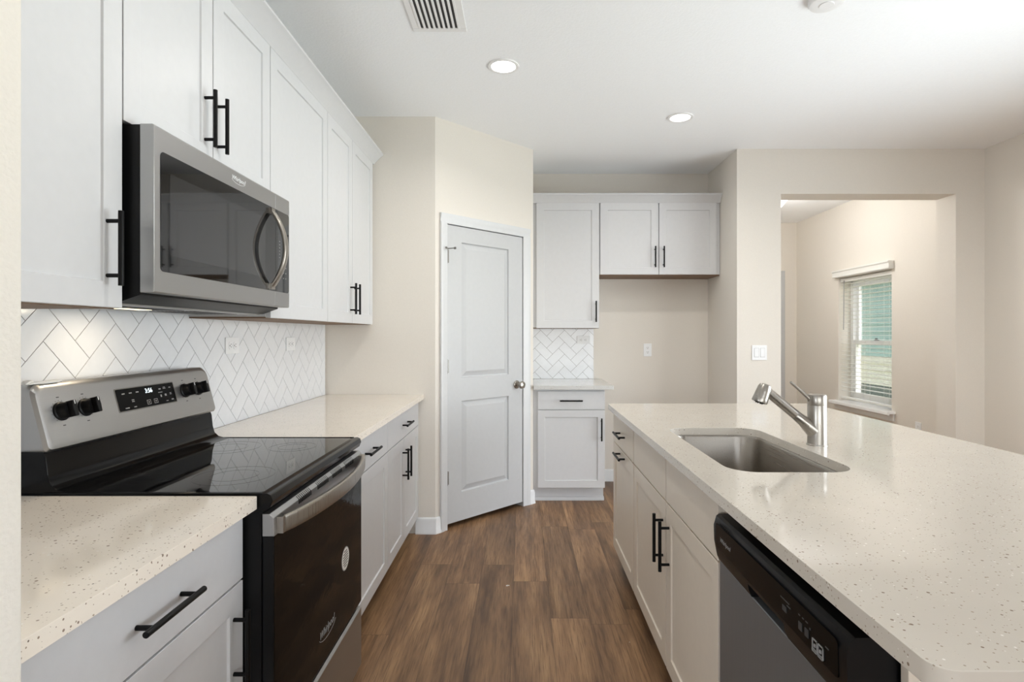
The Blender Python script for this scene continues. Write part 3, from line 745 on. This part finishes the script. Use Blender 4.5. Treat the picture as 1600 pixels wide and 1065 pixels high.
# faucet
fx_, fy_ = 1.057, 1.985
fa = thing('kitchen_faucet', 'brushed nickel pull-out faucet standing behind the sink', 'faucet', (fx_, fy_, .914))
build('body', MB().lathe([(.0345, 0), (.0345, .003), (.0325, .005), (.032, .07), (.0315, .140), (.0310, .1415), (.0310, .143), (.0315, .1445), (.0315, .176), (.029, .181), (.012, .183), (0, .183)], (fx_, fy_, .914), (0, 0, 1), 40), 'nickel', fa)
a = Vector((fx_-.012, fy_, .968)); e = Vector((.876, fy_-.004, 1.106))
dd = (e-a).normalized()
build('spout', MB().tube([a, a+dd*.03, a+dd*.055, a+dd*.085, a+dd*.0865, a+dd*.088, e], [.030, .024, .0192, .0172, .0162, .0172, .0165], 24), 'nickel', fa)
ax = Vector((-.35, -.02, -.93)).normalized(); top = Vector((.872, fy_-.004, 1.132))
hd = build('spray_head', MB().lathe([(0, -.0), (.012, .0005), (.0195, .004), (.0225, .012), (.0245, .03), (.0265, .055), (.0275, .066), (.0265, .069), (.0235, .068), (0, .066)], top, ax, 32), 'nickel', fa)
q = MB().lathe([(.019, .0665), (.018, .0705), (0, .0705)], top, ax, 24)
for i in range(8):
    an = i*math.pi/4; e1 = ax.cross(Vector((0, 1, 0))).normalized(); e2 = ax.cross(e1)
    c_ = top + ax*.0705 + (e1*math.cos(an)+e2*math.sin(an))*.011; q.cyl(c_, c_+ax*.003, .0025, n=8)
build('nozzle', q, 'black_plastic', hd, label='dark spray nozzle')
lv0 = Vector((fx_-.022, fy_, 1.075)); lv1 = Vector((fx_-.098, fy_-.005, 1.140))
lvb = MB().tube([lv0+Vector((.012, 0, -.02)), lv0, lv0+(lv1-lv0)*.12, lv0+(lv1-lv0)*.5, lv1-(lv1-lv0)*.03, lv1], [.013, .0115, .0075, .0055, .005, .003], 14)
build('lever', lvb, 'nickel', fa)

# ------------------------------------------------------------------ dishwasher
DY0, DY1 = .852, 1.447
dw = thing('dishwasher', 'stainless dishwasher with black control strip built into the island', 'dishwasher', (.8, (DY0+DY1)/2, 0))
build('tub', MB().box(.58, 1.12, DY0+.002, DY1, .1, .878), 'black_matte', dw)
build('toe_panel', MB().box(.60, 1.12, DY0+.002, DY1, 0, .1), 'black_matte', dw)
dp = build('door_panel', MB().xz([(.515, .11), (.515, .722), (.578, .722), (.578, .11)], DY0, DY1-.003), 'steel_dark', dw, .003)
prof = [(.5785, .7225), (.514, .7225), (.508, .735), (.5005, .775), (.4995, .815), (.506, .838), (.513, .843), (.5785, .843)]
notch = [(.5785, .7225), (.545, .7225), (.54, .752), (.5045, .752), (.5005, .775), (.4995, .815), (.506, .838), (.513, .843), (.5785, .843)]
cm = MB().xz(prof, DY0, 1.07); cm.xz(notch, 1.07, 1.24); cm.xz(prof, 1.24, DY1-.003)
cs = build('control_strip', cm, 'black_plastic', dw, label='black plastic control strip')
build('handle_pocket', MB().box(.5395, .5445, 1.0705, 1.2395, .723, .751), 'black_matte', cs, label='recessed finger pocket')
sx_dir = (Vector((.4995-.5005, 0, .815-.775))).normalized(); face_c = lambda y, z: (.5005 - (z-.775)*.025 - .0012, y, z)
pl = rrect(.875, 1.425, .764, .826, .008, 4)
build('control_glass', MB().prism(pl, lambda p, d: (.5005-(p[1]-.775)*.025-d, p[0], p[1]), -.001, .0012), 'panel_black', cs)
text('brand_badge', 'Whirlpool', .0165, 'grey_mark', cs, face_c(1.362, .793), (0, -1, 0), (0, 0, 1), .0003, .25, label='grey brand lettering')
q = MB()
for i in range(6): q.box(.4975, .4995, 1.392-i*.011, 1.399-i*.011, .829, .832)
build('vent_slot', q, 'black_matte', cs)
def dash(y, z, w_, h_):
    q = MB().box(.4975, .4993, y-w_/2, y+w_/2, z-h_/2, z+h_/2)
    build('indicator', q, 'dark_mark', cs)
for y, z, w_, h_ in ((1.050, .806, .035, .002), (1.035, .800, .014, .002), (1.052, .789, .016, .010), (.995, .806, .006, .002), (.982, .806, .006, .002), (.969, .806, .008, .002), (.958, .800, .004, .003), (.992, .787, .012, .014), (.970, .787, .012, .014), (.905, .797, .010, .002)):
    dash(y, z, w_, h_)

for yc in (.943, .925):
    q = MB()
    for (a, b, c_, d__) in ((-.008, .008, .0095, .011), (-.008, .008, -.011, -.0095), (-.008, -.0068, -.011, .011), (.0068, .008, -.011, .011), (-.0025, .0025, -.002, .003), (-.007, .007, -.0068, -.006)):
        q.box(.4972, .4994, yc+a, yc+b, .779+c_, .779+d__)
    build('button', q, 'grey_mark', cs, label='outlined square button')

# ------------------------------------------------------------------ range
RY0, RY1 = 1.360, 2.110
rg = thing('range', 'stainless and black glass-top electric range between the left counters', 'range', (-.95, (RY0+RY1)/2, 0))
build('body', MB().box(-1.285, -.642, RY0+.002, RY1-.002, .04, .893), 'black_plastic', rg, .002)
for x_ in (-1.2, -.72):
    for y_ in (RY0+.06, RY1-.06): build('foot', MB().cyl((x_, y_, 0), (x_, y_, .04), .02, n=14), 'black_matte', rg)
ck = MB().xz([(-1.285, .893), (-.640, .872), (-.620, .884), (-.6135, .900), (-.617, .914), (-.627, .9185), (-.66, .916), (-1.285, .916)], RY0, RY1)
ct = build('cooktop', ck, 'black_enamel', rg, .0015, 'black enamel cooktop frame')
build('glass_top', MB().xy(rrect(-1.165, -.645, RY0+.016, RY1-.016, .012, 4), .9155, .9178), 'black_glass', ct, .0006, 'mirror black glass surface')
for (x_, y_, r_) in ((-1.02, 1.52, .078), (-.80, 1.54, .105), (-1.02, 1.92, .105), (-.80, 1.93, .078)):
    q = MB().ring((x_, y_), r_-.0007, r_, .9178, .00025); q.ring((x_, y_), r_*.6-.0008, r_*.6, .9178, .00025)
    build('burner_ring', q, 'glass_ring', ct, label='faint grey burner ring')
for y_ in (RY0+.0015, RY1-.0075): build('side_trim', MB().box(-1.18, -.64, y_, y_+.006, .915, .9195), 'black_enamel', ct, .0015)
# backguard and console
bgp = [(-1.288, .893), (-1.288, 1.03), (-1.185, 1.03), (-1.176, 1.005), (-1.172, .965), (-1.165, .940), (-1.150, .926), (-1.125, .9195), (-1.10, .917), (-1.10, .893)]
build('backguard', MB().xz(bgp, RY0+.006, RY1-.012), 'black_enamel', rg, .002, 'black curved backguard')
CB, CT = 1.018, 1.186
ym = (RY0+RY1)/2
def cons(x, z): return x - (z-CB)*.26
pl = rrect(RY0-.002, RY1+.002, CB, CT, [.012, .012, .03, .03], 6)
mb = MB(); n_ = len(pl); vs = []; fs = []
for kk, (d, ins) in enumerate(((-1.286, .004), (None, 0), (0.0, 0), (.008, .006), (.010, .014))):
    for y, z in pl:
        y2 = ym + (y-ym)*(1-ins/.375); z2 = (CB+CT)/2 + (z-(CB+CT)/2)*(1-ins/.084)
        if d == -1.286: x = -1.286
        elif d is None: x = min(-1.24, cons(-1.172, z2)-.03)
        else: x = cons(-1.172, z2) + d
        vs.append((x, y2, z2))
for i in range(4):
    for j in range(n_): fs.append((i*n_+j, i*n_+(j+1) % n_, (i+1)*n_+(j+1) % n_, (i+1)*n_+j))
fs += [tuple(range(n_-1, -1, -1)), tuple(4*n_+j for j in range(n_))]
mb.add(vs, fs)
cn = build('console', mb, 'steel_brushed', rg, label='brushed steel control console')
CN = Vector((1, 0, .26)).normalized(); CU = Vector((-.26, 0, 1)).normalized()
def cpt(y, z, d=0): return Vector((cons(-1.162, z), y, z)) + CN*d
disp = build('display', MB().prism(rrect(1.622, 1.888, -.033, .033, .003, 3), lambda p, d: tuple(cpt(p[0], 1.114, d) + CU*p[1]), -.001, .0018), 'panel_black', cn, .0006, 'black touch display')
build('display_bezel', MB().prism(rrect(1.618, 1.892, -.036, .036, .004, 3), lambda p, d: tuple(cpt(p[0], 1.114, d) + CU*p[1]), -.001, .0009), 'chrome', cn, .0004)
text('clock_digits', '3:56', .020, 'clock_glow', disp, cpt(1.762, 1.114, .0022) + CU*.017, (0, 1, 0), CU, .0002, 0, label='glowing clock reading 3:56')
def cd(y, v_, w_, h_, q=None):
    own = q is None; q = MB() if own else q
    q.prism([(y-w_/2, v_-h_/2), (y+w_/2, v_-h_/2), (y+w_/2, v_+h_/2), (y-w_/2, v_+h_/2)], lambda p, d: tuple(cpt(p[0], 1.114, d)+CU*p[1]), .0017, .0021)
    if own: build('display_mark', q, 'grey_mark', disp)
for y, v_, w_, h_ in ((1.650, .018, .012, .003), (1.680, .018, .012, .003), (1.710, .018, .012, .003), (1.684, -.004, .011, .0025), (1.684, -.009, .011, .0025), (1.654, -.026, .017, .003), (1.688, -.026, .011, .003), (1.815, .017, .010, .004), (1.838, .021, .011, .002), (1.838, .017, .013, .002), (1.866, .018, .009, .003),
                      (1.815, .006, .020, .002), (1.838, -.005, .009, .007), (1.864, -.005, .009, .002), (1.864, -.001, .009, .002), (1.840, -.025, .010, .002), (1.868, -.023, .011, .004), (1.815, -.006, .006, .008)):
    cd(y, v_, w_, h_)
for yc in (1.752, 1.785):
    q = MB(); q.v, q.f = [], []
    for a, b, w_, h_ in ((0, .0065, .017, .0014), (0, -.0065, .017, .0014), (-.008, 0, .0014, .014), (.008, 0, .0014, .014), (0, 0, .004, .005)): q = (cd(yc+a, -.019+b, w_, h_, q), q)[1]
    build('touch_key', q, 'grey_mark', disp, label='outlined touch key')
for yk in (1.424, 1.503, 1.945, 2.022):
    o_ = cpt(yk, 1.112)
    kn = build('knob', MB().lathe([(.0245, 0), (.0245, .004), (.0215, .006), (.0205, .022), (.018, .026), (0, .026)], o_, CN, 32), 'black_plastic', cn, 0, 'black burner knob')
    g_ = MB().prism([(-.006, -.021), (.006, -.021), (.0075, 0), (.006, .021), (-.006, .021), (-.0075, 0)], lambda p, d: tuple(o_ + Vector((0, 1, 0))*p[0] + CU*p[1] + CN*d), .02, .040)
    gr_ = build('knob_grip', g_, 'black_plastic', kn, .002)
    ps = MB().prism([(-.0012, .010), (.0012, .010), (.0012, .020), (-.0012, .020)], lambda p, d: tuple(o_ + Vector((0, 1, 0))*p[0] + CU*p[1] + CN*d), .0398, .0406)
    build('knob_pointer', ps, 'white_mark', kn)
    sk_ = MB()
    for an in range(-140, 141, 20):
        aa = R(an+90); e1 = Vector((0, 1, 0))*math.cos(aa) + CU*math.sin(aa); p_ = o_ + e1*.0285
        sk_.cyl(p_ - CN*.0002, p_ + CN*.0006, .0009, n=6)
    for dz in (.037, -.037):
        p_ = o_ + CU*dz; sk_.prism([(-.004, -.0012), (.004, -.0012), (.004, .0012), (-.004, .0012)], lambda p, d: tuple(p_ + Vector((0, 1, 0))*p[0] + CU*p[1] + CN*d), -.0005, .0006)
    build('dial_mark', sk_, 'dark_mark', cn)
fl = MB()
for i, (ya, yb, zo, h_) in enumerate(((RY0+.0, RY0+.10, .0, .007), (RY0+.03, RY0+.085, .004, .006), (RY0-.004, RY0+.022, -.004, .012))):
    fl.prism([(ya, 0), (yb, .001), (yb-.006, h_), (ya+.01, h_*.8)], lambda p, d: (cons(-1.172, 1.186)-.012+zo*1.2+d, p[0], 1.1855+p[1]*.8-zo*.2), 0, .016)
build('protective_film', fl, 'film_white', cn, label='torn white film left on the console top')
# oven door
od = build('oven_door', MB().xz([(-.640, .292), (-.640, .812), (-.6145, .812), (-.6125, .80), (-.6125, .300), (-.616, .292)], RY0+.004, RY1-.004), 'black_plastic', rg, .0015, 'black oven door')
build('door_glass', MB().yz(rrect(RY0+.006, RY1-.006, .300, .811, .004, 2), -.6135, -.6118), 'oven_glass', od, .0005, 'black mirror glass')
bd = build('door_band', MB().xz([(-.640, .8125), (-.640, .868), (-.622, .868), (-.612, .858), (-.610, .8125)], RY0+.002, RY1-.002), 'steel_brushed', od, .0015, 'brushed steel band across the door top')
for c0 in (1.56, 1.70, 1.83, 1.96):
    vs_ = MB()
    for i in range(9):
        y = c0 - .045 + i*.0105; vs_.xz([(-.6205, .8665), (-.6115, .8575), (-.6105, .846), (-.6125, .846), (-.614, .857), (-.6225, .8655)], y, y+.0055)
    build('vent_slot', vs_, 'black_matte', bd, label='dark vent slots')
hp = []; N_ = 22
for i in range(N_+1):
    s_ = i/N_; y = RY0+.03 + s_*(RY1-RY0-.06); hp.append((-.600 + .047*(math.sin(math.pi*s_)**.75), y, .836))
hm = MB().tube(hp, [1.0]*len(hp), 20, (.0085, .022, .45), (0, 0, 1))
for y in (RY0+.03, RY1-.03): hm.box(-.6115, -.594, y-.014, y+.014, .815, .857)
build('oven_handle', hm, 'nickel', od, .001, 'bowed satin steel oven handle')
text('brand_badge', 'Whirlpool', .034, 'grey_mark', od, (-.6112, 1.735, .392), (0, 1, 0), (0, 0, 1), .0003, .3, .9, label='silver brand script')
q = MB()
for i in range(13):
    a0, a1 = R(200+i*10.8), R(200+(i+1)*10.8)
    q.prism([(1.742+.078*math.cos(a0), .393+.030*math.sin(a0)), (1.742+.078*math.cos(a1), .393+.030*math.sin(a1)), (1.742+.076*math.cos(a1), .393+.028*math.sin(a1)), (1.742+.076*math.cos(a0), .393+.028*math.sin(a0))], lambda p, d: (-.612+d, p[0], p[1]), 0, .0008)
build('badge_swoosh', q, 'grey_mark', od)
sy, sz = 1.915, .535
stk = build('sticker', MB().lathe([(.040, 0), (.040, .0006), (0, .0006)], (-.612, sy, sz), (1, 0, 0), 40), 'grey_mark', od, label='round grey sticker with dark lines')
q = MB().lathe([(.037, .0005), (.037, .0009), (0, .0009)], (-.612, sy, sz), (1, 0, 0), 40)
build('sticker_disc', q, 'film_white', stk)
q = MB()
for i, w_ in enumerate((.030, .044, .052, .054, .050, .044, .026)):
    q.box(-.6113, -.6107, sy-w_/2, sy+w_/2, sz+.026-i*.0085-.0018, sz+.026-i*.0085+.0018)
build('sticker_lines', q, 'dark_mark', stk)
bt = build('storage_drawer', MB().xz([(-.640, .055), (-.640, .272), (-.620, .280), (-.612, .272), (-.612, .06), (-.616, .055)], RY0+.004, RY1-.004), 'steel_brushed', rg, .0015, 'brushed steel storage drawer')

# ------------------------------------------------------------------ microwave
MY0, MY1 = 1.365, 2.140
mw = thing('microwave', 'stainless over-the-range microwave mounted under the short cabinet', 'microwave', (-1.1, (MY0+MY1)/2, 1.39))
build('body', MB().xz([(XL+.01, 1.388), (-1.0, 1.388), (-.944, 1.408), (-.944, 1.829), (XL+.01, 1.829)], MY0+.002, MY1), 'black_plastic', mw, .0015)
XM = -.908; YS = 2.036
dm = MB().xz([(-.9435, 1.413), (XM-.002, 1.413), (XM, 1.416), (XM, 1.826), (XM-.004, 1.830), (-.9435, 1.830)], MY0, YS-.0008)
md = build('door', dm, 'steel_brushed', mw, .002, 'brushed steel door')
cp = MB().xz([(-.9435, 1.413), (XM-.002, 1.413), (XM, 1.416), (XM, 1.826), (XM-.004, 1.830), (-.9435, 1.830)], YS+.0008, MY1+.018)
mc = build('control_panel', cp, 'steel_brushed', mw, .002, 'steel-framed black touch panel')
yzx = lambda p, d: (XM+d, p[0], p[1])
gw = build('door_glass', MB().prism(rrect(1.389, YS-.0008, 1.468, 1.770, [.012, 0, 0, .012], 5), yzx, -.001, .0012), 'black_glass', md, 0, 'black mirror glass')
build('window_mesh', MB().prism(rrect(1.425, 1.955, 1.512, 1.722, .004, 3), yzx, .0010, .0015), 'mesh_grey', gw, 0, 'dark grey see-through window area')
cg = build('panel_glass', MB().prism(rrect(YS+.0008, MY1+.011, 1.468, 1.770, [0, .012, .012, 0], 5), yzx, -.001, .0012), 'black_glass', mc, 0, 'black touch glass')
q = MB()
for i in range(6): q.prism([(2.066, 1.655-i*.012), (2.073, 1.655-i*.012), (2.073, 1.658-i*.012), (2.066, 1.658-i*.012)], yzx, .0010, .0016)
for i in range(2):
    for j in range(3): q.prism([(2.10+i*.02, 1.56-j*.02), (2.106+i*.02, 1.56-j*.02), (2.106+i*.02, 1.564-j*.02), (2.10+i*.02, 1.564-j*.02)], yzx, .0010, .0016)
build('panel_mark', q, 'grey_mark', cg)
hp = []
for i in range(25):
    s_ = i/24; z_ = 1.480 + s_*.275; hp.append((XM + .004 + .052*(math.sin(math.pi*s_)**.8), 1.995, z_))
hm = MB().tube(hp, [1.0]*len(hp), 20, (.013, .0065, .5), (0, -1, 0))
# strap cross-section: wide along Y, thin along X
hm = MB().tube(hp, [1.0]*len(hp), 20, (.0135, .0065, .5), (1, 0, 0.0001))
for z_ in (1.482, 1.753): hm.box(XM+.0012, XM+.012, 1.981, 2.009, z_-.010, z_+.010)
build('handle', hm, 'nickel', md, 0, 'bowed satin steel handle')
text('brand_badge', 'Whirlpool', .020, 'white_mark', md, (XM+.0004, 1.772, 1.803), (0, 1, 0), (0, 0, 1), .0003, .25, label='small brand lettering')
q = MB(); 
for i in range(13):
    a0, a1 = R(200+i*10.8), R(200+(i+1)*10.8)
    q.prism([(1.772+.045*math.cos(a0), 1.802+.014*math.sin(a0)), (1.772+.045*math.cos(a1), 1.802+.014*math.sin(a1)), (1.772+.044*math.cos(a1), 1.802+.0128*math.sin(a1)), (1.772+.044*math.cos(a0), 1.802+.0128*math.sin(a0))], yzx, -.0003, .0006)
build('badge_swoosh', q, 'white_mark', md)
bq = build('bottom_plate', MB().box(-1.28, -1.005, MY0+.02, MY1-.02, 1.384, 1.3885), 'steel_brushed', mw, .001, 'grey underside plate')
q = MB()
for y0, y1 in ((1.46, 1.72), (1.78, 2.04)):
    for i in range(12): q.box(-1.20+i*.013, -1.193+i*.013, y0, y1, 1.3828, 1.3845)
build('grease_filter', q, 'dark_mark', bq)
build('hood_light', MB().box(-1.15, -1.11, 1.55, 1.66, 1.3815, 1.3845), 'hood_lens', bq, .001, 'glowing warm lamp lens')
lamp('hood_bulb', 'AREA', (-1.13, 1.605, 1.379), .5, (1, .84, .62), (-1.17, 1.605, 0), shape='RECTANGLE', size=.08, size_y=.04)

# ------------------------------------------------------------------ small scraps on the floor
for (x_, y_, r_, lab) in ((-.076, 2.885, .010, 'tiny white scrap lying mid-floor between the cabinets'), (.455, 2.355, .005, 'tiny pale crumb on the floor beside the island toe kick')):
    q = MB()
    for i in range(5 if r_ > .007 else 1):
        a = random.uniform(0, 6.28); d = random.uniform(.3, 1)*r_
        q.lathe([(r_*.35, 0), (r_*.3, r_*.2), (0, r_*.3)], (x_+d*math.cos(a), y_+d*math.sin(a), .0002), (0, 0, 1), 5)
    tag(build('floor_scrap', q, 'film_white'), lab, 'scrap', 'floor scraps')
